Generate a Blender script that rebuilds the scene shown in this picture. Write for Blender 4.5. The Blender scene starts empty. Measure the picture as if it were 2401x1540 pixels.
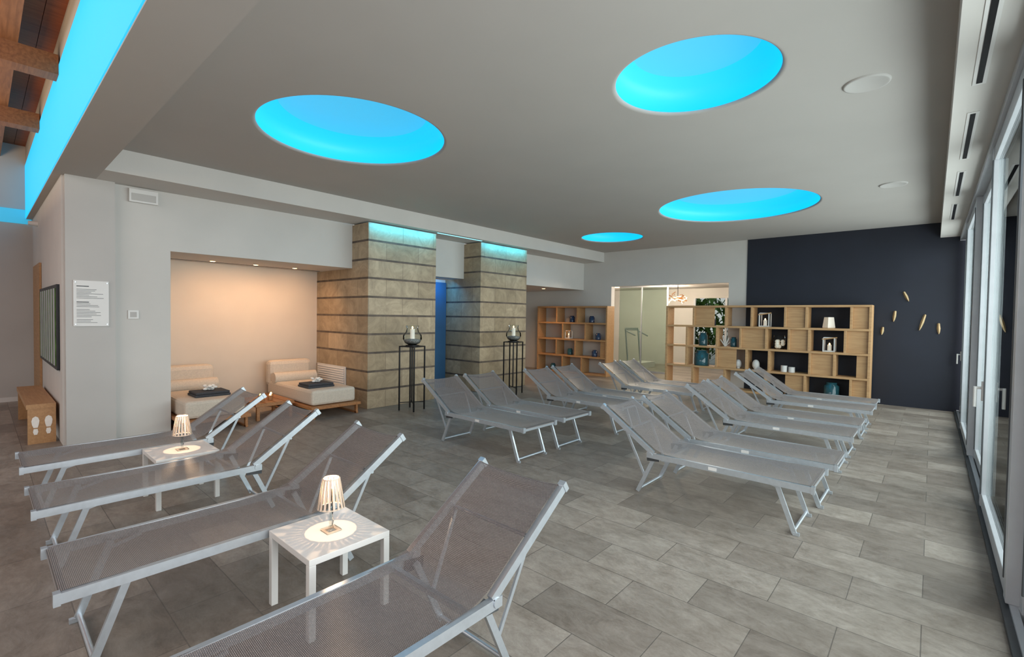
import bpy, bmesh, math, random
from mathutils import Vector, Matrix
random.seed(4)
scene=bpy.context.scene
PI=math.pi
# ---------------------------------------------------------------- materials
def mat(name,col,rough=.5,metal=0,emit=None,es=0,noise=None,bump=0,bscale=40,spec=.5,alpha=None):
    m=bpy.data.materials.new(name);m.use_nodes=True
    nt=m.node_tree;b=nt.nodes['Principled BSDF']
    b.inputs['Base Color'].default_value=(*col,1);b.inputs['Roughness'].default_value=rough
    b.inputs['Metallic'].default_value=metal;b.inputs['Specular IOR Level'].default_value=spec
    if emit: b.inputs['Emission Color'].default_value=(*emit,1);b.inputs['Emission Strength'].default_value=es
    tc=nt.nodes.new('ShaderNodeTexCoord')
    if noise:
        n=nt.nodes.new('ShaderNodeTexNoise');n.inputs['Scale'].default_value=noise[0];n.inputs['Detail'].default_value=6
        nt.links.new(tc.outputs['Object'],n.inputs['Vector'])
        r=nt.nodes.new('ShaderNodeValToRGB');r.color_ramp.elements[0].position=.3;r.color_ramp.elements[1].position=.7
        r.color_ramp.elements[0].color=(*[c*(1-noise[1]) for c in col],1);r.color_ramp.elements[1].color=(*[min(1,c*(1+noise[1])) for c in col],1)
        nt.links.new(n.outputs['Fac'],r.inputs['Fac']);nt.links.new(r.outputs['Color'],b.inputs['Base Color'])
    if bump:
        n2=nt.nodes.new('ShaderNodeTexNoise');n2.inputs['Scale'].default_value=bscale;n2.inputs['Detail'].default_value=5
        nt.links.new(tc.outputs['Object'],n2.inputs['Vector'])
        bp=nt.nodes.new('ShaderNodeBump');bp.inputs['Strength'].default_value=bump;bp.inputs['Distance'].default_value=.01
        nt.links.new(n2.outputs['Fac'],bp.inputs['Height']);nt.links.new(bp.outputs['Normal'],b.inputs['Normal'])
    return m
def N(nt,t,**k):
    n=nt.nodes.new(t)
    for a,v in k.items(): setattr(n,a,v)
    return n
M_wall=mat('plaster_white',(.58,.56,.53),.85,noise=(2,.03),bump=.05,bscale=60)
M_pier=mat('plaster_grey',(.48,.465,.445),.85,noise=(2,.03))
M_niche=mat('plaster_cream',(.60,.53,.45),.85,noise=(2,.03))
M_ceil=mat('plaster_ceiling',(.44,.42,.395),.8,noise=(1.5,.02))
M_dark=mat('paint_midnight_blue',(.008,.011,.022),.6,noise=(3,.1))
M_white=mat('white_lacquer',(.68,.67,.65),.4,noise=(5,.02))
M_alu=mat('aluminium_satin',(.56,.61,.66),.35,.75,noise=(30,.05))
M_frame=mat('aluminium_window',(.50,.52,.55),.45,.3,noise=(10,.04))
M_black=mat('black_metal',(.015,.015,.017),.4,.6,noise=(20,.1))
M_rubber=mat('dark_joint',(.05,.055,.06),.5,0,noise=(20,.1))
M_cream=mat('fabric_cream',(.60,.52,.43),.9,noise=(60,.08),bump=.3,bscale=300)
M_towel=mat('towel_charcoal',(.05,.052,.06),.95,noise=(80,.2),bump=.4,bscale=300)
M_flower=mat('flower_white',(.8,.78,.74),.7,noise=(30,.05))
M_gold=mat('brass_sculpture',(.50,.37,.20),.45,.2,noise=(12,.2))
M_warm=mat('lamp_warm',(1,.8,.5),.5,emit=(1,.62,.28),es=8,noise=(3,.01))
M_flame=mat('flame_glow',(1,.7,.3),.5,emit=(1,.6,.2),es=8,noise=(3,.01))
M_cyan=mat('cyan_led_glow',(.05,.3,.5),.5,emit=(.0,.53,.98),es=1.0,noise=(3,.01))
M_cyan_b=mat('led_cyan_bright',(.1,.5,.8),.5,emit=(.3,.85,1),es=1.6,noise=(3,.01))
M_cyan_d=mat('cyan_spill_glow',(.1,.3,.4),.5,emit=(.01,.38,.62),es=.8,noise=(3,.01))
M_cyan_p=mat('led_cyan_pale',(.1,.3,.4),.5,emit=(.035,.46,.78),es=.95,noise=(3,.01))
M_blue=mat('panel_blue',(.035,.11,.22),.3,noise=(2,.1))
M_wax=mat('candle_wax',(.85,.82,.75),.6,emit=(1,.7,.4),es=.15,noise=(8,.03))
M_jar=mat('glass_teal_jar',(.02,.08,.10),.1,noise=(8,.2))
M_jarb=mat('ceramic_blue',(.02,.04,.09),.2,noise=(8,.2))
M_leaf=mat('foliage',(.07,.16,.03),.6,noise=(9,.6),bump=.6,bscale=12)
M_pebble=mat('pebbles',(.22,.21,.20),.4,noise=(60,.7),bump=.5,bscale=60)
M_soil=mat('outdoor_paving',(.30,.30,.29),.8,noise=(3,.2))
M_crys=mat('crystal_lit',(.62,.52,.43),.08,emit=(1,.60,.38),es=.14,noise=(20,.05))
def glassmat(name,tint,refl=.12,rough=0.0):
    m=bpy.data.materials.new(name);m.use_nodes=True;nt=m.node_tree;nt.nodes.clear()
    o=N(nt,'ShaderNodeOutputMaterial');mx=N(nt,'ShaderNodeMixShader');t=N(nt,'ShaderNodeBsdfTransparent');g=N(nt,'ShaderNodeBsdfGlossy')
    t.inputs[0].default_value=(*tint,1);g.inputs['Roughness'].default_value=rough
    lw=N(nt,'ShaderNodeLayerWeight');lw.inputs[0].default_value=refl
    nt.links.new(lw.outputs['Fresnel'],mx.inputs[0]);nt.links.new(t.outputs[0],mx.inputs[1]);nt.links.new(g.outputs[0],mx.inputs[2]);nt.links.new(mx.outputs[0],o.inputs[0])
    return m
M_glass=glassmat('window_glass',(.86,.91,.90),.08)
M_gl2=glassmat('clear_glass',(.9,.93,.93),.16)
M_gl3=glassmat('green_glass',(.78,.86,.82),.12)
def wood(name,c1,c2,axis='X',rough=.5):
    m=bpy.data.materials.new(name);m.use_nodes=True;nt=m.node_tree;b=nt.nodes['Principled BSDF'];b.inputs['Roughness'].default_value=rough
    tc=N(nt,'ShaderNodeTexCoord');mp=N(nt,'ShaderNodeMapping');s={'X':(1.2,14,14),'Y':(14,1.2,14),'Z':(14,14,1.2)}[axis];mp.inputs['Scale'].default_value=s
    n=N(nt,'ShaderNodeTexNoise');n.inputs['Scale'].default_value=3;n.inputs['Detail'].default_value=8;n.inputs['Distortion'].default_value=.6
    r=N(nt,'ShaderNodeValToRGB');r.color_ramp.elements[0].color=(*c1,1);r.color_ramp.elements[1].color=(*c2,1);r.color_ramp.elements[0].position=.3;r.color_ramp.elements[1].position=.7
    L=nt.links.new;L(tc.outputs['Object'],mp.inputs[0]);L(mp.outputs[0],n.inputs['Vector']);L(n.outputs['Fac'],r.inputs[0]);L(r.outputs[0],b.inputs['Base Color'])
    return m
M_oak=wood('oak_light',(.44,.25,.115),(.56,.345,.17))
M_oakd=wood('oak_shelf',(.36,.19,.08),(.46,.26,.115))
M_teak=wood('teak',(.30,.12,.04),(.42,.19,.07))
M_roof=wood('roof_boards',(.20,.05,.015),(.32,.09,.03),'Y',.6)
M_rbeam=wood('roof_timber',(.18,.065,.022),(.30,.115,.042),'X',.6)
def floor_mat():
    m=bpy.data.materials.new('stone_floor_tiles');m.use_nodes=True;nt=m.node_tree;b=nt.nodes['Principled BSDF'];L=nt.links.new
    tc=N(nt,'ShaderNodeTexCoord')
    br=N(nt,'ShaderNodeTexBrick');br.offset=.5
    for k,v in dict(Scale=1,**{'Mortar Size':.0026,'Mortar Smooth':.2,'Bias':0,'Brick Width':.60,'Row Height':.30}).items(): br.inputs[k].default_value=v
    br.inputs['Color1'].default_value=(.195,.168,.144,1);br.inputs['Color2'].default_value=(.335,.30,.262,1);br.inputs['Mortar'].default_value=(.13,.115,.10,1)
    L(tc.outputs['Object'],br.inputs['Vector'])
    n=N(nt,'ShaderNodeTexNoise');n.inputs['Scale'].default_value=4.5;n.inputs['Detail'].default_value=15;n.inputs['Roughness'].default_value=.86;n.inputs['Distortion'].default_value=.35
    mp=N(nt,'ShaderNodeMapping');mp.inputs['Scale'].default_value=(1,1.8,1);mp.inputs['Rotation'].default_value=(0,0,.5)
    L(tc.outputs['Object'],mp.inputs[0]);L(mp.outputs[0],n.inputs['Vector'])
    r=N(nt,'ShaderNodeValToRGB');r.color_ramp.elements[0].position=.36;r.color_ramp.elements[1].position=.64
    r.color_ramp.elements[0].color=(.56,.515,.47,1);r.color_ramp.elements[1].color=(1.30,1.30,1.30,1);L(n.outputs['Fac'],r.inputs[0])
    mx=N(nt,'ShaderNodeMixRGB');mx.blend_type='MULTIPLY';mx.inputs[0].default_value=1;L(br.outputs['Color'],mx.inputs[1]);L(r.outputs[0],mx.inputs[2])
    L(mx.outputs[0],b.inputs['Base Color'])
    rr=N(nt,'ShaderNodeMapRange');rr.inputs['To Min'].default_value=.22;rr.inputs['To Max'].default_value=.5;L(n.outputs['Fac'],rr.inputs['Value']);L(rr.outputs[0],b.inputs['Roughness'])
    bp=N(nt,'ShaderNodeBump');bp.inputs['Strength'].default_value=.5;bp.inputs['Distance'].default_value=.012
    ad=N(nt,'ShaderNodeMath',operation='SUBTRACT');L(n.outputs['Fac'],ad.inputs[0]);L(br.outputs['Fac'],ad.inputs[1]);L(ad.outputs[0],bp.inputs['Height']);L(bp.outputs[0],b.inputs['Normal'])
    return m
M_floor=floor_mat()
def stone_mat():
    m=bpy.data.materials.new('travertine_courses');m.use_nodes=True;nt=m.node_tree;b=nt.nodes['Principled BSDF'];L=nt.links.new
    tc=N(nt,'ShaderNodeTexCoord');sp=N(nt,'ShaderNodeSeparateXYZ');L(tc.outputs['Object'],sp.inputs[0])
    ad=N(nt,'ShaderNodeMath',operation='ADD');L(sp.outputs[0],ad.inputs[0]);L(sp.outputs[1],ad.inputs[1])
    cb=N(nt,'ShaderNodeCombineXYZ');L(ad.outputs[0],cb.inputs[0]);L(sp.outputs[2],cb.inputs[1])
    br=N(nt,'ShaderNodeTexBrick');br.offset=.5
    for k,v in dict(Scale=1,**{'Mortar Size':.003,'Brick Width':.62,'Row Height':.288}).items(): br.inputs[k].default_value=v
    br.inputs['Color1'].default_value=(.345,.265,.17,1);br.inputs['Color2'].default_value=(.46,.365,.25,1);br.inputs['Mortar'].default_value=(.18,.13,.09,1)
    L(cb.outputs[0],br.inputs['Vector'])
    n=N(nt,'ShaderNodeTexNoise');n.inputs['Scale'].default_value=3.2;n.inputs['Detail'].default_value=13;n.inputs['Roughness'].default_value=.76;n.inputs['Distortion'].default_value=1.2
    L(tc.outputs['Object'],n.inputs['Vector'])
    r=N(nt,'ShaderNodeValToRGB');r.color_ramp.elements[0].position=.35;r.color_ramp.elements[1].position=.65
    r.color_ramp.elements[0].color=(.70,.67,.63,1);r.color_ramp.elements[1].color=(1.18,1.16,1.12,1);L(n.outputs['Fac'],r.inputs[0])
    mx=N(nt,'ShaderNodeMixRGB');mx.blend_type='MULTIPLY';mx.inputs[0].default_value=1;L(br.outputs['Color'],mx.inputs[1]);L(r.outputs[0],mx.inputs[2])
    L(mx.outputs[0],b.inputs['Base Color']);b.inputs['Roughness'].default_value=.5
    bp=N(nt,'ShaderNodeBump');bp.inputs['Strength'].default_value=.25;bp.inputs['Distance'].default_value=.008;L(n.outputs['Fac'],bp.inputs['Height']);L(bp.outputs[0],b.inputs['Normal'])
    return m
M_stone=stone_mat()
M_strip=mat('slate_strip',(.11,.08,.06),.6,noise=(8,.4))
def textilene():
    m=bpy.data.materials.new('textilene_mesh');m.use_nodes=True;nt=m.node_tree;b=nt.nodes['Principled BSDF'];L=nt.links.new
    tc=N(nt,'ShaderNodeTexCoord')
    ck=N(nt,'ShaderNodeTexBrick');ck.offset=.5
    for k,v in dict(Scale=1,**{'Mortar Size':.0013,'Mortar Smooth':.3,'Brick Width':.0085,'Row Height':.0055}).items(): ck.inputs[k].default_value=v
    ck.inputs['Color1'].default_value=(.265,.22,.208,1);ck.inputs['Color2'].default_value=(.20,.165,.155,1);ck.inputs['Mortar'].default_value=(.03,.025,.024,1)
    L(tc.outputs['Object'],ck.inputs['Vector']);L(ck.outputs['Color'],b.inputs['Base Color'])
    b.inputs['Roughness'].default_value=.42;b.inputs['Sheen Weight'].default_value=.12
    o=nt.nodes['Material Output'];mx=N(nt,'ShaderNodeMixShader');t=N(nt,'ShaderNodeBsdfTransparent')
    mu=N(nt,'ShaderNodeMath',operation='MULTIPLY');mu.inputs[1].default_value=.4;L(ck.outputs['Fac'],mu.inputs[0])
    L(mu.outputs[0],mx.inputs[0]);L(b.outputs[0],mx.inputs[1]);L(t.outputs[0],mx.inputs[2]);L(mx.outputs[0],o.inputs[0])
    return m
M_tex=textilene()
# ---------------------------------------------------------------- mesh builder
class MB:
    def __init__(s): s.v=[];s.f=[];s.m=[];s.sm=[];s.mats=[]
    def mi(s,m):
        if m not in s.mats: s.mats.append(m)
        return s.mats.index(m)
    def add(s,vs,fs,m,smooth=False):
        o=len(s.v);s.v+=[tuple(p) for p in vs];k=s.mi(m)
        for f in fs: s.f.append([i+o for i in f]);s.m.append(k);s.sm.append(smooth)
    def box(s,x0,y0,z0,x1,y1,z1,m):
        vs=[(x,y,z) for z in(z0,z1) for y in(y0,y1) for x in(x0,x1)]
        s.add(vs,[(0,2,3,1),(4,5,7,6),(0,1,5,4),(2,6,7,3),(0,4,6,2),(1,3,7,5)],m)
    def bar(s,p,q,w,h,m,side=None):
        p=Vector(p);q=Vector(q);d=(q-p).normalized()
        a=Vector(side) if side else (Vector((0,0,1)) if abs(d.z)<.9 else Vector((1,0,0)))
        a=(a-d*a.dot(d)).normalized();c=d.cross(a)
        vs=[e+a*(w/2*i)+c*(h/2*j) for e in(p,q) for i,j in((-1,-1),(1,-1),(1,1),(-1,1))]
        s.add(vs,[(0,3,2,1),(4,5,6,7),(0,1,5,4),(1,2,6,5),(2,3,7,6),(3,0,4,7)],m)
    def cyl(s,p,q,r1,r2,m,seg=14,caps=True):
        p=Vector(p);q=Vector(q);d=(q-p).normalized();a=Vector((0,0,1)) if abs(d.z)<.9 else Vector((1,0,0))
        a=(a-d*a.dot(d)).normalized();c=d.cross(a)
        vs=[e+(a*math.cos(2*PI*i/seg)+c*math.sin(2*PI*i/seg))*r for e,r in((p,r1),(q,r2)) for i in range(seg)]
        s.add(vs,[(i,(i+1)%seg,seg+(i+1)%seg,seg+i) for i in range(seg)],m,True)
        if caps: s.add(vs,[tuple(range(seg))[::-1],tuple(range(seg,2*seg))],m)
    def lathe(s,prof,c,m,seg=40,sx=1,sy=1):
        vs=[(c[0]+r*math.cos(2*PI*i/seg)*sx,c[1]+r*math.sin(2*PI*i/seg)*sy,c[2]+z) for r,z in prof for i in range(seg)]
        s.add(vs,[(k*seg+i,k*seg+(i+1)%seg,(k+1)*seg+(i+1)%seg,(k+1)*seg+i) for k in range(len(prof)-1) for i in range(seg)],m,seg>8)
    def sph(s,c,r,m,seg=14,sx=1,sy=1,sz=1):
        pr=[(max(1e-4,math.sin(PI*k/8))*r,-math.cos(PI*k/8)*r*sz) for k in range(9)];s.lathe(pr,c,m,max(seg,9),sx,sy)
    def grid(s,fn,nu,nv,m,smooth=True):
        vs=[fn(i/nu,j/nv) for j in range(nv+1) for i in range(nu+1)]
        s.add(vs,[(j*(nu+1)+i,j*(nu+1)+i+1,(j+1)*(nu+1)+i+1,(j+1)*(nu+1)+i) for j in range(nv) for i in range(nu)],m,smooth)
    def obj(s,name,loc=(0,0,0),rot=0,bevel=0,mesh=None):
        if mesh is None:
            mesh=bpy.data.meshes.new(name);mesh.from_pydata(s.v,[],s.f)
            for m in s.mats: mesh.materials.append(m)
            for p,k,g in zip(mesh.polygons,s.m,s.sm): p.material_index=k;p.use_smooth=g
            mesh.update()
        o=bpy.data.objects.new(name,mesh);scene.collection.objects.link(o);o.location=loc;o.rotation_euler=(0,0,rot)
        if bevel:
            b=o.modifiers.new('bevel','BEVEL');b.width=bevel;b.segments=2;b.limit_method='ANGLE';b.angle_limit=.9
        return o
def Box(name,a,b,m,bevel=0):
    k=MB();k.box(min(a[0],b[0]),min(a[1],b[1]),min(a[2],b[2]),max(a[0],b[0]),max(a[1],b[1]),max(a[2],b[2]),m);return k.obj(name,bevel=bevel)
# ---------------------------------------------------------------- room
C=3.12;S=2.877;NZ=2.18;XB=-6.32;XW=-6.92;XC=-6.45;YB=10.64;XR=.35
Box('floor',(-11,-4,-.1),(.45,16,0),M_floor)
circ=[(-4.12,2.38,.83),(-1.30,3.36,.54),(-2.25,7.5,1.07),(-5.04,8.78,.62)]
cu=bpy.data.curves.new('c','CURVE');cu.dimensions='2D';cu.fill_mode='BOTH'
def spl(pts):
    sp=cu.splines.new('POLY');sp.points.add(len(pts)-1)
    for i,(x,y) in enumerate(pts): sp.points[i].co=(x,y,0,1)
    sp.use_cyclic_u=True
spl([(-7,.6),(.5,.6),(.5,10.8),(-7,10.8)])
RIM=.03
for x,y,r in circ: spl([(x+(r+RIM)*math.cos(2*PI*i/96),y+(r+RIM)*math.sin(2*PI*i/96)) for i in range(96)])
tmp=bpy.data.objects.new('tmpc',cu);scene.collection.objects.link(tmp)
bpy.context.view_layer.update()
me=bpy.data.meshes.new_from_object(tmp.evaluated_get(bpy.context.evaluated_depsgraph_get()))
bpy.data.objects.remove(tmp)
me.materials.clear();me.materials.append(M_ceil)
ce=bpy.data.objects.new('ceiling',me);scene.collection.objects.link(ce);ce.location=(0,0,C)
for x,y,r in circ:
    k=MB()
    k.lathe([(r+RIM-RIM*math.sin(t*PI/2/10),.02-.02*math.cos(t*PI/2/10)) for t in range(11)],(x,y,C),M_ceil,96)
    k.lathe([(r,.02),(r+.03,.06),(r+.03,.16),(r-.02,.21),(r*.80,.25)],(x,y,C),M_cyan,96)
    k.lathe([(r*.80,.25),(r*.4,.26),(1e-4,.26)],(x,y,C),M_cyan_p,96)
    k.obj('ceiling_light_dome')
for x,y in((-.39,4.14),(-.40,7.36)):
    k=MB();k.lathe([(1e-4,-.006),(.115,-.008),(.125,-.012),(.135,-.010),(.138,0)],(x,y,C),M_pier,48);k.obj('ceiling_speaker')
k=MB();k.box(-10.8,.53,S,.35,.87,3.75,M_ceil);k.box(-10.8,.522,S+.012,.35,.53,3.72,M_cyan);k.obj('trim_cross_beam')  # wash of the hidden cove LED put into the glowing beam face
k=MB();k.box(XW-.02,.87,S,XB,YB,C,M_wall);k.box(-6.435,5.28,S-.006,-6.41,6.35,S,M_cyan_b);k.obj('trim_soffit_left')
k=MB();k.box(.06,.87,2.87,.6,YB,C,M_wall)
for a,b in((2.75,3.95),(4.44,5.66),(6.1,7.25),(7.7,8.85)):
    k.box(.137,a,2.866,.197,b,2.87,M_white);k.box(.154,a+.03,2.863,.180,b-.03,2.867,M_black)
k.obj('trim_bulkhead_right')
# left wall assembly
Box('wall_left_lower',(-8.3,1.03,0),(XW,1.56,NZ),M_wall)
k=MB();k.box(-8.3,1.03,NZ,XW,3.97,S,M_wall);k.obj('wall_left_upper')
Box('wall_niche_back',(-8.25,1.56,0),(-8.09,3.96,NZ),M_niche)
k=MB();k.box(-7.3,5.27,NZ,XW,6.36,S,M_wall);k.obj('wall_between_columns')
k=MB();k.box(-7.3,7.72,NZ,XW,YB,S,M_wall);k.obj('wall_over_corridor')
Box('wall_pier',(-6.92,.62,0),(-6.84,1.03,S),M_pier)
Box('wall_hall',(-10.8,.60,0),(-6.92,1.03,S),M_wall)
Box('wall_hall_end',(-10.95,-4,0),(-10.8,1.2,4.2),M_pier)
k=MB();k.box(-10.8,-3.9,2.80,-10.775,.59,3.02,M_cyan_d);k.obj('trim_hall_cyan_spill')  # cyan light spill on the end wall, put in as a glowing band
k=MB();k.box(-10.8,-3.9,0,-10.785,.6,.07,M_white);k.obj('baseboard_hall')
def col(y0,y1,xb):
    k=MB();k.box(xb,y0,0,XC,y1,S-.02,M_stone)
    z=.285
    while z<2.8:
        k.box(xb,y0-.0012,z-.016,XC+.0012,y1+.0012,z+.016,M_strip);z+=.288
    return k
k=col(3.96,5.27,-8.09);k.obj('stone_column')
k=col(6.36,7.72,-8.0);k.obj('stone_column')
Box('wall_recess',(-7.6,5.28,0),(-7.46,6.35,NZ),M_wall)
k=MB();k.box(-7.458,5.75,0,-7.42,6.34,2.12,M_blue);k.box(-7.425,5.80,1.0,-7.40,5.815,1.2,M_alu);k.obj('door_blue')
k=MB();k.box(-8.04,3.945,.24,-7.08,3.955,.60,M_white)
for i in range(9): k.bar((-8.0,3.938,.27+i*.037),(-7.12,3.938,.27+i*.037),.022,.006,M_white,(0,.5,1))
k.obj('vent_grille')
Box('wall_corridor',(-9.4,7.4,0),(-9.3,10.7,NZ+.1),M_wall)
Box('ceiling_corridor',(-9.3,7.72,NZ),(-7.3,YB,NZ+.06),M_wall)
k=MB();k.box(-8.9,7.75,0,-8.84,8.9,2.1,M_oak);k.obj('door_wood')
k=MB()
k.box(-9.4,YB,0,-6.09,YB+.16,C,M_wall);k.obj('wall_back_left')
k=MB();k.box(-6.09,YB,2.25,-3.27,YB+.16,C,M_wall);k.obj('wall_back_lintel')
k=MB();k.box(-3.27,YB,0,-2.91,YB+.16,C,M_wall);k.obj('wall_back_jamb')
Box('wall_accent_dark',(-2.91,YB-.015,0),(.5,YB+.16,C),M_dark)
# adjoining room
k=MB();k.box(-9.5,14.6,0,-5.5,14.7,2.4,M_wall);k.obj('wall_gym_left')
k=MB();k.box(-3.6,14.6,0,.5,14.7,2.4,M_wall);k.obj('wall_gym_right')
k=MB();k.box(-5.5,14.6,2.1,-3.6,14.7,2.4,M_wall);k.obj('wall_gym_lintel')
k=MB();k.box(-2.6,YB+.16,0,-2.5,14.6,2.4,M_wall);k.obj('wall_gym_side')
k=MB();k.box(-9.5,YB+.16,0,-9.4,14.6,2.4,M_wall);k.obj('wall_gym_end')
Box('ceiling_adjoining_room',(-9.5,YB+.16,2.4),(-2.5,14.7,2.5),M_wall)
for x,y in((-5.9,11.4),(-5.3,11.6),(-4.6,12.2),(-3.8,11.8),(-5.6,13.2)):
    k=MB();k.lathe([(1e-4,-.004),(.045,-.004),(.06,0)],(x,y,2.4),M_warm,20);k.obj('downlight')
k=MB();k.box(-6.6,12.0,.05,-5.2,12.015,2.3,M_gl3);k.box(-6.6,11.99,0,-5.2,12.02,.05,M_frame);k.box(-6.6,11.99,2.3,-5.2,12.02,2.4,M_frame);k.box(-5.22,11.99,0,-5.18,12.02,2.4,M_frame);k.box(-5.95,11.99,.05,-5.92,12.02,2.3,M_frame);k.obj('glass_partition')
k=MB()
for a in(-5.5,-4.57,-3.66): k.box(a,14.58,0,a+.06,14.64,2.1,M_frame)
k.box(-5.5,14.6,.02,-3.6,14.61,2.08,M_glass);k.obj('window_1')
k=MB();x=-6.5
k.box(x-.2,12.5,.0,x+.2,13.7,.16,M_pier)
for sx in(-.2,.2):
    k.cyl((x+sx,12.75,.1),(x+sx,12.55,1.15),.022,.022,M_alu);k.cyl((x+sx,12.57,1.1),(x+sx,13.15,.95),.02,.02,M_alu)
k.bar((x-.2,12.55,1.15),(x+.2,12.55,1.15),.08,.03,M_alu);k.obj('treadmill')
k=MB();random.seed(2);cx,cy,cz=-5.14,12.5,2.02
k.cyl((cx,cy,cz),(cx,cy,2.4),.008,.008,M_black)
for i in range(46):
    a=random.random()*2*PI;r=.10+.14*random.random();z=random.uniform(-.1,.1)
    b=a+random.uniform(-.9,.9);p=Vector((cx+r*math.cos(a),cy+r*math.sin(a),cz+z));q=Vector((cx+r*math.cos(b)*1.1,cy+r*math.sin(b)*1.1,cz+z+random.uniform(-.06,.06)))
    k.bar(p,q,.022,.006,M_warm if i%3==0 else M_teak)
k.sph((cx,cy,cz),.05,M_warm);k.obj('chandelier')
def bush(name,c,n,sp,r,seed):
    random.seed(seed);k=MB();k.cyl((c[0],c[1],-.11),(c[0],c[1],c[2]),.06,.04,M_teak)
    for i in range(n):
        a=random.random()*2*PI;e=random.uniform(-.4,1.2);L=r*random.uniform(.6,1.2)
        o=Vector((c[0]+random.uniform(-sp,sp),c[1]+random.uniform(-sp,sp)*.5,c[2]+random.uniform(-sp,sp)))
        d=Vector((math.cos(a)*math.cos(e),math.sin(a)*math.cos(e),math.sin(e)))*L;s_=Vector((-math.sin(a),math.cos(a),0))*L*.14
        m=o+d*.5+Vector((0,0,L*.1));k.add([o,m+s_,o+d-Vector((0,0,L*.15)),m-s_],[(0,1,2,3)],M_leaf)
    return k.obj(name)
bush('garden_palm',(-5.6,16.2,1.2),300,.9,.6,1);bush('garden_palm',(-4.2,16.6,1.0),340,1.0,.6,2);bush('garden_palm',(-6.6,16.4,.9),220,.9,.6,5)
Box('ground_outside',(-30,-20,-.16),(30,40,-.11),M_soil)
def hedge(name,x0,y0,x1,y1,h,seed):
    random.seed(seed);k=MB();k.box(x0+.1,y0,-.11,x1-.1,y1,h-.1,M_leaf)
    for i in range(1400):
        y=random.uniform(y0,y1);z=random.uniform(0,h);x=x0+random.uniform(-.08,.1)
        a=random.uniform(0,6.3);L=.12;k.add([(x,y,z),(x-.05,y+L*math.cos(a),z+L*math.sin(a)),(x-.02,y+L*math.cos(a+.6),z+L*math.sin(a+.6))],[(0,1,2)],M_leaf)
    return k.obj(name)
hedge('hedge',4.5,0,5.2,16,1.5,3)
# ---------------------------------------------------------------- right glazing
posts=[1.6,3.45,5.25,7.05,8.85,10.55]
k=MB();k.box(XR-.05,.87,2.80,XR+.12,YB,2.87,M_frame);k.box(XR-.05,-2,0,XR+.14,YB,.02,M_rubber);k.box(XR-.02,-2,.02,XR+.01,YB,.035,M_frame)
k.box(XR-.05,-2,2.80,XR+.12,.87,2.87,M_frame);k.obj('trim_window_track')
for i in range(5):
    a,b=posts[i],posts[i+1];xo=XR+(.0 if i%2 else .05);k=MB()
    k.box(xo-.035,a,.035,xo+.03,a+.09,2.80,M_frame);k.box(xo-.035,b-.09,.035,xo+.03,b,2.80,M_frame)
    k.box(xo-.03,a+.09,.035,xo+.025,b-.09,.13,M_frame);k.box(xo-.03,a+.09,2.70,xo+.025,b-.09,2.80,M_frame)
    k.box(xo-.04,a+.085,.13,xo-.03,a+.10,2.7,M_rubber);k.box(xo-.04,b-.10,.13,xo-.03,b-.085,2.7,M_rubber)
    k.box(xo-.005,a+.09,.13,xo+.005,b-.09,2.70,M_glass)
    if i in(1,4):
        hy=b-.05
        k.box(xo-.05,hy-.015,.85,xo-.035,hy+.015,1.0,M_white);k.cyl((xo-.05,hy,.95),(xo-.085,hy,.95),.01,.01,M_white);k.cyl((xo-.085,hy,.96),(xo-.085,hy,.80),.011,.011,M_white)
    k.obj('window_%d'%(i+2),bevel=.003)
# ---------------------------------------------------------------- hall roof
k=MB()
y=-4
while y<.5:
    k.box(-11,y,4.02,.6,y+.148,4.08,M_roof);y+=.152
k.box(-11,-4,4.06,.6,.6,4.12,M_rbeam)
k.obj('ceiling_hall_boards')
k=MB();k.box(-10.8,.53,3.75,.35,.60,4.05,M_ceil);k.obj('trim_hall_frieze')
for y in(.20,-.9,-2.0):
    k=MB();k.box(-10.8,y-.06,3.80,.5,y+.06,4.02,M_rbeam);k.obj('roof_beam')
for x in(-6.2,-8.2,-4.2):
    k=MB();k.box(x-.10,-4,3.62,x+.10,.52,3.80,M_rbeam);k.obj('roof_beam')
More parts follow.
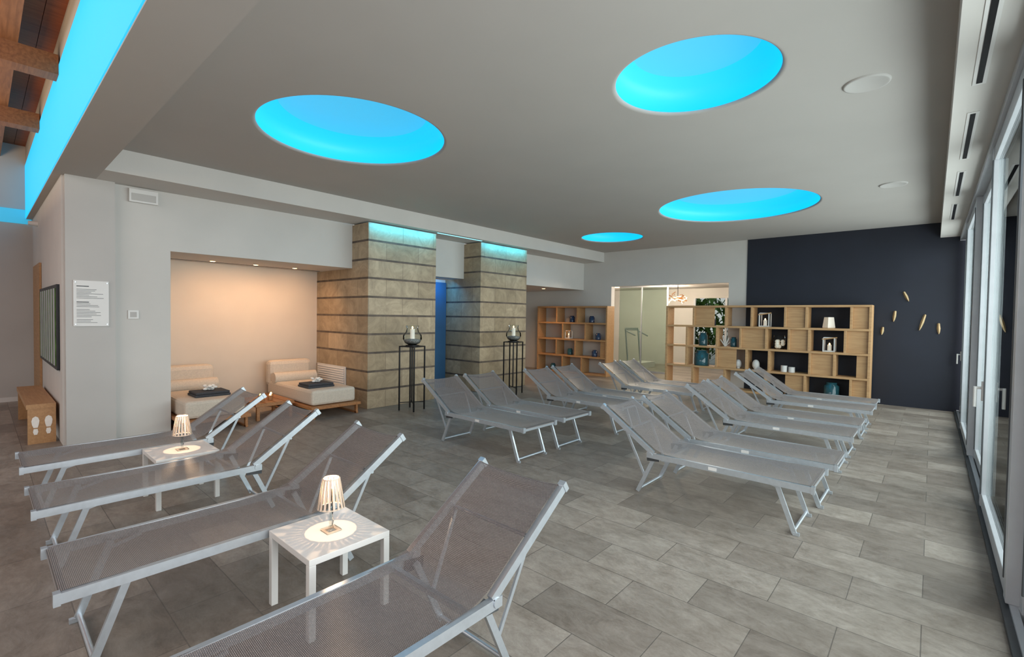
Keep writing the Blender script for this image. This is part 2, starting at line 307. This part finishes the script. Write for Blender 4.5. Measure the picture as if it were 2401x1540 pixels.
# ---------------------------------------------------------------- sun lounger
W=.55
def lounger_mesh():
    k=MB();zb=.345;th=math.atan2(.29,.42)
    x1,x2=.0175,W-.0175
    for x in(x1,x2):
        k.bar((x,0,zb),(x,1.15,zb),.042,.026,M_alu,(0,0,1))
        k.bar((x,-.018,zb),(x,.004,zb),.05,.034,M_alu,(0,0,1))
        xi=x
        k.bar((xi,1.10,zb+.02),(xi,1.56,zb+.335),.038,.026,M_alu,(0,-math.sin(th),math.cos(th)))
        k.bar((xi,1.555,zb+.332),(xi,1.575,zb+.345),.046,.034,M_alu,(0,-math.sin(th),math.cos(th)))
        sgn=1 if x==x1 else -1
        k.bar((x+sgn*.018,1.06,zb-.02),(x+sgn*.018,1.16,zb-.03),.05,.008,M_rubber,(0,0,1))
        k.cyl((x-.018,1.12,zb+.005),(x+.018,1.12,zb+.005),.02,.02,M_alu,12)
        xf=x+sgn*.045
        k.bar((xf,.22,zb-.01),(xf,.10,.012),.030,.018,M_alu,(0,1,0))
        k.bar((xf,1.10,zb-.01),(xf,1.25,.012),.030,.018,M_alu,(0,1,0))
        k.bar((xf,.11,.011),(xf,.07,.011),.02,.022,M_alu,(0,0,1))
        k.bar((xf,1.19,.15),(xf-sgn*.02,1.36,zb+.17),.018,.010,M_alu,(0,1,0))
        k.bar((xf,.20,.30),(xf,.34,.335),.014,.008,M_alu,(0,1,0))
    xa,xb=x1+.045,x2-.045
    k.cyl((xa,.105,.03),(xb,.105,.03),.011,.011,M_alu,10);k.cyl((xa,1.243,.03),(xb,1.243,.03),.011,.011,M_alu,10)
    k.bar((x1,.012,zb),(x2,.012,zb),.036,.022,M_alu,(0,0,1))
    k.bar((x1,1.02,zb-.02),(x2,1.02,zb-.02),.022,.022,M_alu,(0,0,1))
    k.cyl((x1,1.36,zb+.165),(x2,1.36,zb+.165),.009,.009,M_alu,8)
    prof=[(-.002,zb+.006),(.0,zb+.022),(.02,zb+.024),(.2,zb+.022),(.5,zb+.018),(.8,zb+.018),(1.0,zb+.026),(1.08,zb+.05),(1.15,zb+.095),(1.25,zb+.165),(1.35,zb+.232),(1.45,zb+.30),(1.52,zb+.345),(1.535,zb+.352),(1.54,zb+.342)]
    def fn(u,v):
        t=v*(len(prof)-1);i=min(int(t),len(prof)-2);f=t-i
        y=prof[i][0]*(1-f)+prof[i+1][0]*f;z=prof[i][1]*(1-f)+prof[i+1][1]*f
        sag=.022*(1-(2*u-1)**2)*min(1,max(0,y/.15))*(1 if y<1.5 else .8)
        yy=y+(sag*.5 if y>1.1 else 0)
        return (x1+.006+u*(x2-x1-.012),yy,z-sag)
    k.grid(fn,12,56,M_tex)
    k.box(x1-.0145,.60,zb-.012,x1-.0132,.66,zb+.012,M_white)
    return k
LK=lounger_mesh();first=LK.obj('sun_lounger',(-5.17,.20,0),0);LM=first.data
def lounger(x,y,rot,dz=0):
    o=bpy.data.objects.new('sun_lounger',LM);scene.collection.objects.link(o);o.location=(x,y,0);o.rotation_euler=(0,0,rot)
for x in(-4.12,-3.01,-1.77): lounger(x,.20,0)
for x,y in((-.56,3.60),(-.52,4.27),(-.54,5.42),(-.54,6.09),(-.53,7.2),(-.54,7.9),(-2.95,3.50),(-2.95,4.17),(-2.82,5.22),(-2.82,5.89),(-2.62,6.95),(-2.60,7.6)):
    lounger(x,y,PI/2)
# ---------------------------------------------------------------- side tables and lamps
def table(x,y):
    k=MB();w,l,h=.43,.41,.37
    k.box(0,0,h-.03,w,l,h,M_white)
    for a in(0,w-.032):
        for b in(0,l-.032): k.box(a,b,0,a+.032,b+.032,h-.03,M_white)
    k.obj('side_table',(x,y,0),bevel=.002)
    k=MB();h=.37
    k.lathe([(1e-4,0),(.052,0),(.054,.004),(.050,.010),(.014,.014),(.010,.03),(.014,.05),(.009,.08),(.014,.115),(.009,.15),(.007,.21)],(0,0,h),M_gl2,4)
    k.lathe([(.004,.014),(.006,.05),(.004,.08),(.006,.12),(.004,.195)],(0,0,h),M_gl2,10)
    k.lathe([(.03,.0005),(.05,.0005),(.05,.003),(.03,.003)],(0,0,h),M_crys,4)
    n=18
    for i in range(n):
        a=2*PI*i/n;c,s_=math.cos(a),math.sin(a)
        p=Vector((.064*c,.064*s_,h+.118));q=Vector((.040*c,.040*s_,h+.262))
        k.bar(p,q,.0095,.004,M_crys,(-s_,c,0))
        b=a+PI/n;c2,s2=math.cos(b),math.sin(b)
        k.bar(Vector((.066*c2,.066*s2,h+.118)),Vector((.041*c2,.041*s2,h+.262)),.009,.002,M_gl2,(-s2,c2,0))
    k.lathe([(.060,.115),(.067,.118),(.062,.123)],(0,0,h),M_crys,18)
    k.lathe([(.038,.258),(.044,.262),(.038,.266)],(0,0,h),M_crys,18)
    o=k.obj('crystal_table_lamp',(x+.22,y+.21,0.0),PI/4)
    L=bpy.data.lights.new('lamp_bulb','POINT');L.energy=4.0;L.color=(1,.63,.38);L.shadow_soft_size=.003
    lo=bpy.data.objects.new('lamp_bulb',L);scene.collection.objects.link(lo);lo.parent=o;lo.location=(0,0,.37+.225)
table(-2.44,.955);table(-4.60,.85)
# ---------------------------------------------------------------- candle stands
def stand(x,y):
    k=MB();r=.19
    for i in range(4):
        a=PI/4+i*PI/2+.3;c,s_=math.cos(a),math.sin(a)
        k.bar((x+r*c,y+r*s_,0),(x+r*c,y+r*s_,.98),.018,.018,M_black)
        b=a+PI/2;k.bar((x+r*c,y+r*s_,.975),(x+r*math.cos(b),y+r*math.sin(b),.975),.016,.016,M_black)
    a=PI/4+.3
    for z in(.12,.975):
        for j in(0,1):
            aa=a+j*PI/2;k.bar((x+r*math.cos(aa),y+r*math.sin(aa),z),(x-r*math.cos(aa),y-r*math.sin(aa),z),.012,.012,M_black)
    k.cyl((x,y,.12),(x,y,.98),.012,.012,M_black);k.cyl((x,y,.97),(x,y,.995),.10,.10,M_black,24)
    k.obj('candle_stand')
    k=MB()
    k.lathe([(1e-4,0),(.06,0),(.11,.03),(.145,.09),(.14,.15),(.10,.20),(.085,.25),(.10,.30)],(x,y,.997),M_gl2,32)
    k.lathe([(1e-4,.006),(.055,.006),(.105,.035),(.135,.08),(1e-4,.10)],(x,y,.997),M_pebble,28)
    k.cyl((x,y,1.08),(x,y,1.24),.035,.035,M_wax,20);k.sph((x,y,1.262),.012,M_flame,10,sz=1.8)
    k.obj('glass_candle_bowl')
stand(-5.95,4.42);stand(-5.93,6.74)
# ---------------------------------------------------------------- niche furniture
def daybed(y0,y1,x0=-7.98,x1=-6.34):
    k=MB()
    k.box(x0,y0-.03,.13,x1+.06,y1+.03,.17,M_teak)
    for x in(x0+.03,x1):
        for y in(y0,y1-.03): k.box(x-.02,y,0,x+.03,y+.03,.13,M_teak)
    for y in(y0,y1-.03): k.box(x0,y,0,x1+.04,y+.03,.025,M_teak)
    o=k.obj('daybed',bevel=.004)
    c=MB();c.box(x0+.1,y0+.01,.175,x1-.02,y1-.01,.385,M_cream);m=c.obj('mattress',bevel=.035);m.parent=o
    b=MB();b.box(x0+.02,y0+.0,.30,x0+.22,y1-.0,.70,M_cream);m=b.obj('backrest',bevel=.06);m.parent=o
    b=MB();b.cyl((x0+.34,y0+.01,.44),(x0+.34,y1-.01,.44),.085,.085,M_cream,24);b.box(x0+.2,y0+.02,.38,x0+.34,y1-.02,.50,M_cream);m=b.obj('bolster',bevel=.02);m.parent=o
    return o
daybed(3.04,3.72);daybed(1.60,2.28,-7.98,-6.52)
def towel(x,y,z):
    k=MB();k.box(x-.17,y-.2,z,x+.17,y+.2,z+.03,M_towel);k.box(x-.16,y-.19,z+.031,x+.165,y+.19,z+.06,M_towel);k.obj('folded_towel',bevel=.012)
    k=MB();random.seed(int(y*10))
    for i in range(14):
        a=i*2.4;r=.02+.004*i;k.sph((x+r*math.cos(a),y+r*math.sin(a),z+.10+.02*math.cos(i)),.026,M_flower,9,sz=.6)
    k.sph((x,y,z+.083),.04,M_flower,10,sz=.5);k.obj('white_flower')
towel(-6.75,3.30,.386);towel(-6.95,1.98,.386)
k=MB();k.box(-7.35,2.45,.19,-6.70,2.96,.23,M_teak)
for i in range(4): k.box(-7.35,2.45+.13*i,.23,-6.70,2.45+.13*i+.115,.236,M_teak)
for x in(-7.33,-6.76):
    for y in(2.47,2.9): k.box(x,y,0,x+.04,y+.04,.19,M_teak)
k.obj('low_wood_table',bevel=.004)
k=MB()
for i,(x,y) in enumerate([(-7.0,2.62),(-6.92,2.72),(-7.05,2.78),(-6.88,2.60)]):
    k.cyl((x,y,.236),(x,y,.30),.03,.034,M_teak,14);k.sph((x,y,.305),.014,M_flame,8,sz=1.3)
k.obj('candle_group')
for y in(2.25,2.83,3.42):
    k=MB();k.lathe([(1e-4,-.004),(.025,-.004),(.035,0)],(-7.75,y,NZ),M_warm,20);k.obj('niche_downlight')
k=MB();k.box(-7.90,1.6,NZ-.004,-7.86,3.9,NZ,M_black);k.obj('trim_niche_slot')
for x,y in((-7.5,8.6),(-7.45,9.6)):
    k=MB();k.lathe([(1e-4,-.004),(.032,-.004),(.045,0)],(x,y,NZ),M_warm,20);k.obj('corridor_downlight')
# ---------------------------------------------------------------- shelves
def shelf(name,x0,x1,y0,y1,zs,rows,closed,m):
    k=MB();t=.04
    for z in zs: k.box(x0,y0,z,x1,y1,z+t,m)
    for i,r in enumerate(rows):
        for x in r:
            xx=min(max(x,x0+t/2),x1-t/2);k.box(xx-t/2,y0+.002,zs[i]+t,xx+t/2,y1-.002,zs[i+1],m)
        for a,b in closed[i]: k.box(a+t/2,y0+.05,zs[i]+t,b-t/2,y0+.07,zs[i+1],m)
    return k.obj(name,bevel=.003)
ZS=[0,.43,.86,1.29,1.71]
shelf('bookshelf_oak',-4.45,-.78,10.2,10.55,ZS,
 [[-4.45,-3.84,-3.18,-2.42,-1.75,-1.05,-.78],[-4.45,-3.98,-3.35,-2.77,-2.36,-1.68,-1.30,-.78],[-4.45,-3.98,-3.35,-2.89,-2.42,-2.03,-1.70,-1.15,-.78],[-4.45,-3.84,-3.18,-2.69,-2.10,-1.75,-1.07,-.78]],
 [[(-2.1,-1.75),(-1.05,-.78)],[(-3.35,-2.95),(-1.68,-1.30),(-1.0,-.78)],[(-2.89,-2.42),(-2.03,-1.70),(-1.15,-.78)],[(-3.84,-3.4),(-2.10,-1.75),(-1.07,-.78)]],M_oak)
shelf('bookshelf_oak',-8.15,-5.97,10.25,10.6,ZS,
 [[-8.15,-7.3,-6.7,-5.97],[-8.15,-7.5,-6.9,-5.97],[-8.15,-7.3,-6.6,-5.97],[-8.15,-7.5,-6.85,-5.97]],[[],[(-6.2,-5.97)],[],[]],M_oakd)
def jar(x,z,r,h,m,y=10.36,name='glass_jar'):
    k=MB();k.lathe([(1e-4,0),(r,0),(r*1.03,h*.1),(r,h*.8),(r*.7,h*.88),(r*.75,h),(1e-4,h)],(x,y,z),m,24);k.obj(name)
def lantern(x,z,w,h,y=10.36):
    k=MB()
    for a in(-1,1):
        for b in(-1,1): k.bar((x+a*w/2,y+b*w/2,z),(x+a*w/2,y+b*w/2,z+h),.018,.018,M_white)
    k.box(x-w/2,y-w/2,z,x+w/2,y+w/2,z+.02,M_white);k.box(x-w/2,y-w/2,z+h,x+w/2,y+w/2,z+h+.015,M_white)
    k.cyl((x,y,z+.02),(x,y,z+h*.5),w*.2,w*.2,M_wax);k.sph((x,y,z+h*.55),.014,M_flame,8,sz=1.6)
    k.cyl((x-w/2-.02,y-w/2,z+h*.9),(x+w/2+.04,y-w/2,z+h*1.05),.012,.012,M_oak,8);k.obj('candle_lantern')
t=.04
lantern(-2.48,1.29+t,.17,.26);lantern(-1.40,.86+t,.17,.25);lantern(-7.2,.86+t,.13,.2,10.4)
k=MB();z=1.29+t;k.lathe([(1e-4,0),(.085,0),(.10,.01),(.075,.20),(.07,.20),(1e-4,.2)],(-1.42,10.36,z),M_wax,4);k.obj('white_table_lamp')
k=MB();z=.86+t;k.lathe([(1e-4,0),(.08,0),(.12,.06),(.125,.14),(.10,.26),(.105,.27)],(-2.22,10.36,z),M_gl2,28)
for i in range(9): k.sph((-2.22+.06*math.cos(i*2.1)*(i>0),10.36+.06*math.sin(i*2.1)*(i>0),z+.05+.05*(i//3)),.038,M_wax,10)
k.obj('glass_bowl_with_balls')
jar(-3.68,.86+t,.09,.27,M_jar);jar(-3.06,.86+t,.06,.2,M_jar);jar(-3.70,.43+t,.15,.32,M_jar);jar(-3.5,1.29+t,.07,.16,M_jarb);jar(-1.35,t,.12,.3,M_jar)
k=MB()
for x in(-2.12,-1.99): k.cyl((x,10.33,.47),(x,10.33,.47+(.12 if x<-2 else .10)),.055,.055,M_white,20)
k.obj('white_candles')
for x,h in((-2.95,.18),(-2.62,.20)):
    k=MB();k.sph((x,10.33,.47+h/2),h/2,M_white,14,sx=.7,sy=.6);k.cyl((x,10.33,.47),(x,10.33,.50),.035,.03,M_white);k.obj('shell_ornament')
k=MB()
for i in range(9):
    a=i*.7;k.cyl((-3.22,10.34,.90),(-3.22+.1*math.cos(a),10.34+.04*math.sin(a*2),.98+.14*abs(math.sin(a))+.02),.012,.004,M_white,6)
k.obj('coral_ornament')
for x,z,m in((-7.1,1.33,M_jarb),(-6.5,1.33,M_jarb),(-6.3,.90,M_jarb),(-6.4,.47,M_jarb),(-7.15,.47,M_jar),(-7.7,.04,M_jar)): jar(x,z,.07,.17,m,10.4)
for x,z,h,a in((-.35,1.90,.18,.4),(-.50,1.56,.19,-.1),(-.13,1.46,.28,-.25),(-.66,1.30,.14,-.1),(.08,1.36,.18,.05)):
    k=MB();vs=[]
    for i,(u,w) in enumerate([(-.5,.2),(-.3,.7),(0,1),(.25,.85),(.45,.75),(.5,.5)]):
        for s1,yy in((-1,10.622),(0,10.59),(1,10.622)):
            px_,pz_=s1*w*.024,u*h;vs.append((x+px_*math.cos(a)-pz_*math.sin(a),yy,z+px_*math.sin(a)+pz_*math.cos(a)))
    fs=[]
    for i in range(5):
        for j in(0,1): fs.append((i*3+j,i*3+j+1,i*3+j+4,i*3+j+3))
    fs+=[(0,2,1),(15,16,17)];k.add(vs,fs,M_gold);k.obj('wall_sculpture')
# ---------------------------------------------------------------- left details
k=MB();k.box(-6.838,.68,1.28,-6.825,.97,1.77,M_white)
z=1.72
random.seed(9)
for i in range(26):
    z-=.0155
    if i in(1,9,10,15,22): continue
    L=random.uniform(.10,.235) if i not in(0,11) else .10
    k.box(-6.825,.705,z,-6.8235,.705+L,z+(.009 if i in(0,11) else .004),M_rubber)
for y in(.695,.955):
    for z in(1.30,1.75): k.cyl((-6.83,y,z),(-6.815,y,z),.006,.006,M_alu,10)
k.obj('information_sign')
k=MB();k.box(-6.92,1.16,2.70,-6.87,1.43,2.85,M_white);k.box(-6.872,1.18,2.72,-6.866,1.41,2.80,M_pier);k.obj('emergency_light',bevel=.006)
k=MB();k.box(-6.92,1.15,1.36,-6.905,1.25,1.46,M_white);k.box(-6.907,1.17,1.38,-6.902,1.23,1.44,M_pier);k.obj('light_switch',bevel=.003)
k=MB();k.box(-9.2,.575,.79,-7.12,.598,1.73,M_black)
for i in range(22):
    x=-9.1+i*.088;k.box(x,.569,.83,x+.045+.012*(i%3),.576,1.69,M_frame if i%3 else M_leaf)  # light streaks and green reflection painted as solid stripes
k.obj('framed_panel')
k=MB();k.box(-10.3,.575,0,-9.25,.598,2.1,M_oakd);k.obj('door_hall')
k=MB();k.box(-9.0,.34,.38,-7.2,.57,.43,M_oakd)
k.box(-7.25,.35,0,-7.205,.57,.38,M_oakd);k.box(-9.0,.35,0,-8.95,.57,.38,M_oakd);k.box(-8.95,.5,.15,-7.25,.53,.38,M_oakd)
for yc in(.41,.51):
    sg=1 if yc>.46 else -1
    for pts in ([( .000,.30),(.020,.285),(.028,.25),(.024,.21),(.014,.175),(-.014,.175),(-.022,.21),(-.026,.25),(-.018,.285)],[(.013,.163),(.018,.13),(.010,.10),(-.010,.10),(-.018,.13),(-.013,.163)]):
        vs=[(-7.202,yc+a*sg*1.15,b) for a,b in pts];k.add(vs,[tuple(range(len(vs)))],M_flower)
k.obj('wood_bench')
k=MB();k.cyl((-9.8,.5,2.70),(-9.8,.6,2.70),.03,.04,M_white);k.obj('wall_sensor')
# ---------------------------------------------------------------- lights
def area(name,loc,rot,sx,sy,e,col):
    L=bpy.data.lights.new(name,'AREA');L.shape='RECTANGLE';L.size=sx;L.size_y=sy;L.energy=e;L.color=col
    o=bpy.data.objects.new(name,L);scene.collection.objects.link(o);o.location=loc;o.rotation_euler=rot;return o
def point(name,loc,e,col,r=.04):
    L=bpy.data.lights.new(name,'POINT');L.energy=e;L.color=col;L.shadow_soft_size=r
    o=bpy.data.objects.new(name,L);scene.collection.objects.link(o);o.location=loc;return o
def spot(name,loc,tgt,e,col,ang=1.3,blend=.8,r=.03):
    L=bpy.data.lights.new(name,'SPOT');L.energy=e;L.color=col;L.spot_size=ang;L.spot_blend=blend;L.shadow_soft_size=r
    o=bpy.data.objects.new(name,L);scene.collection.objects.link(o);o.location=loc
    o.rotation_euler=(Vector(tgt)-Vector(loc)).to_track_quat('-Z','Y').to_euler();return o
area('daylight_window',(1.2,5.5,1.7),(0,PI/2,0),2.6,11,600,(.97,.98,1))
area('hall_fill',(-3.5,-2.6,3.4),(math.radians(50),0,0),7,2,130,(1,.95,.90))  # fill lamp added behind the camera
WC=(1,.56,.29)
for y in(2.25,2.83,3.42): spot('niche_spot',(-7.30,y,NZ-.03),(-8.0,y,.9),32,WC,2.5,1.0,.08)
for y in(8.6,9.6): spot('corridor_spot',(-7.5,y,NZ-.03),(-7.6,y,0),55,WC,2.2,.9)
area('column_wash',(-6.355,4.62,S-.02),(0,math.radians(12),0),.04,1.3,7,(.01,.58,1))
area('column_wash',(-6.355,7.04,S-.02),(0,math.radians(12),0),.04,1.3,7,(.01,.58,1))
area('recess_wash',(-7.15,5.9,NZ-.05),(0,math.radians(25),0),.1,.6,5,(.03,.40,1))
for x,y in((-5.3,11.6),(-4.0,12.2),(-5.6,13.2),(-7.5,12.8)): point('adjoining_light',(x,y,2.2),48,(1,.84,.66),.08)
area('roof_fill',(-6,-1.2,2.6),(PI,0,0),8,1,150,(1,.70,.44))  # unseen lamp added to light the roof boards warmly
w=bpy.data.worlds.new('world');scene.world=w;w.use_nodes=True;nt=w.node_tree;bg=nt.nodes['Background']
sk=N(nt,'ShaderNodeTexSky');sk.sky_type='HOSEK_WILKIE';sk.turbidity=6;sk.sun_direction=(.3,.5,.35)
mx=N(nt,'ShaderNodeMixRGB');mx.inputs[0].default_value=.8;mx.inputs[2].default_value=(.83,.82,.80,1)
nt.links.new(sk.outputs[0],mx.inputs[1]);nt.links.new(mx.outputs[0],bg.inputs[0]);bg.inputs[1].default_value=.85
# ---------------------------------------------------------------- camera
cam=bpy.data.cameras.new('camera');co=bpy.data.objects.new('camera',cam);scene.collection.objects.link(co);scene.camera=co
cam.sensor_width=36;cam.lens=1112/2401*36;cam.clip_start=.05
yaw,pi_,ro=.725,-.02465,.01514
F=Vector((-math.sin(yaw)*math.cos(pi_),math.cos(yaw)*math.cos(pi_),math.sin(pi_)));R0=Vector((math.cos(yaw),math.sin(yaw),0));U0=R0.cross(F)
R=R0*math.cos(ro)+U0*math.sin(ro);U=U0*math.cos(ro)-R0*math.sin(ro)
co.matrix_world=Matrix(((R.x,U.x,-F.x,0),(R.y,U.y,-F.y,0),(R.z,U.z,-F.z,1.45),(0,0,0,1)))
scene.view_settings.view_transform='Standard'
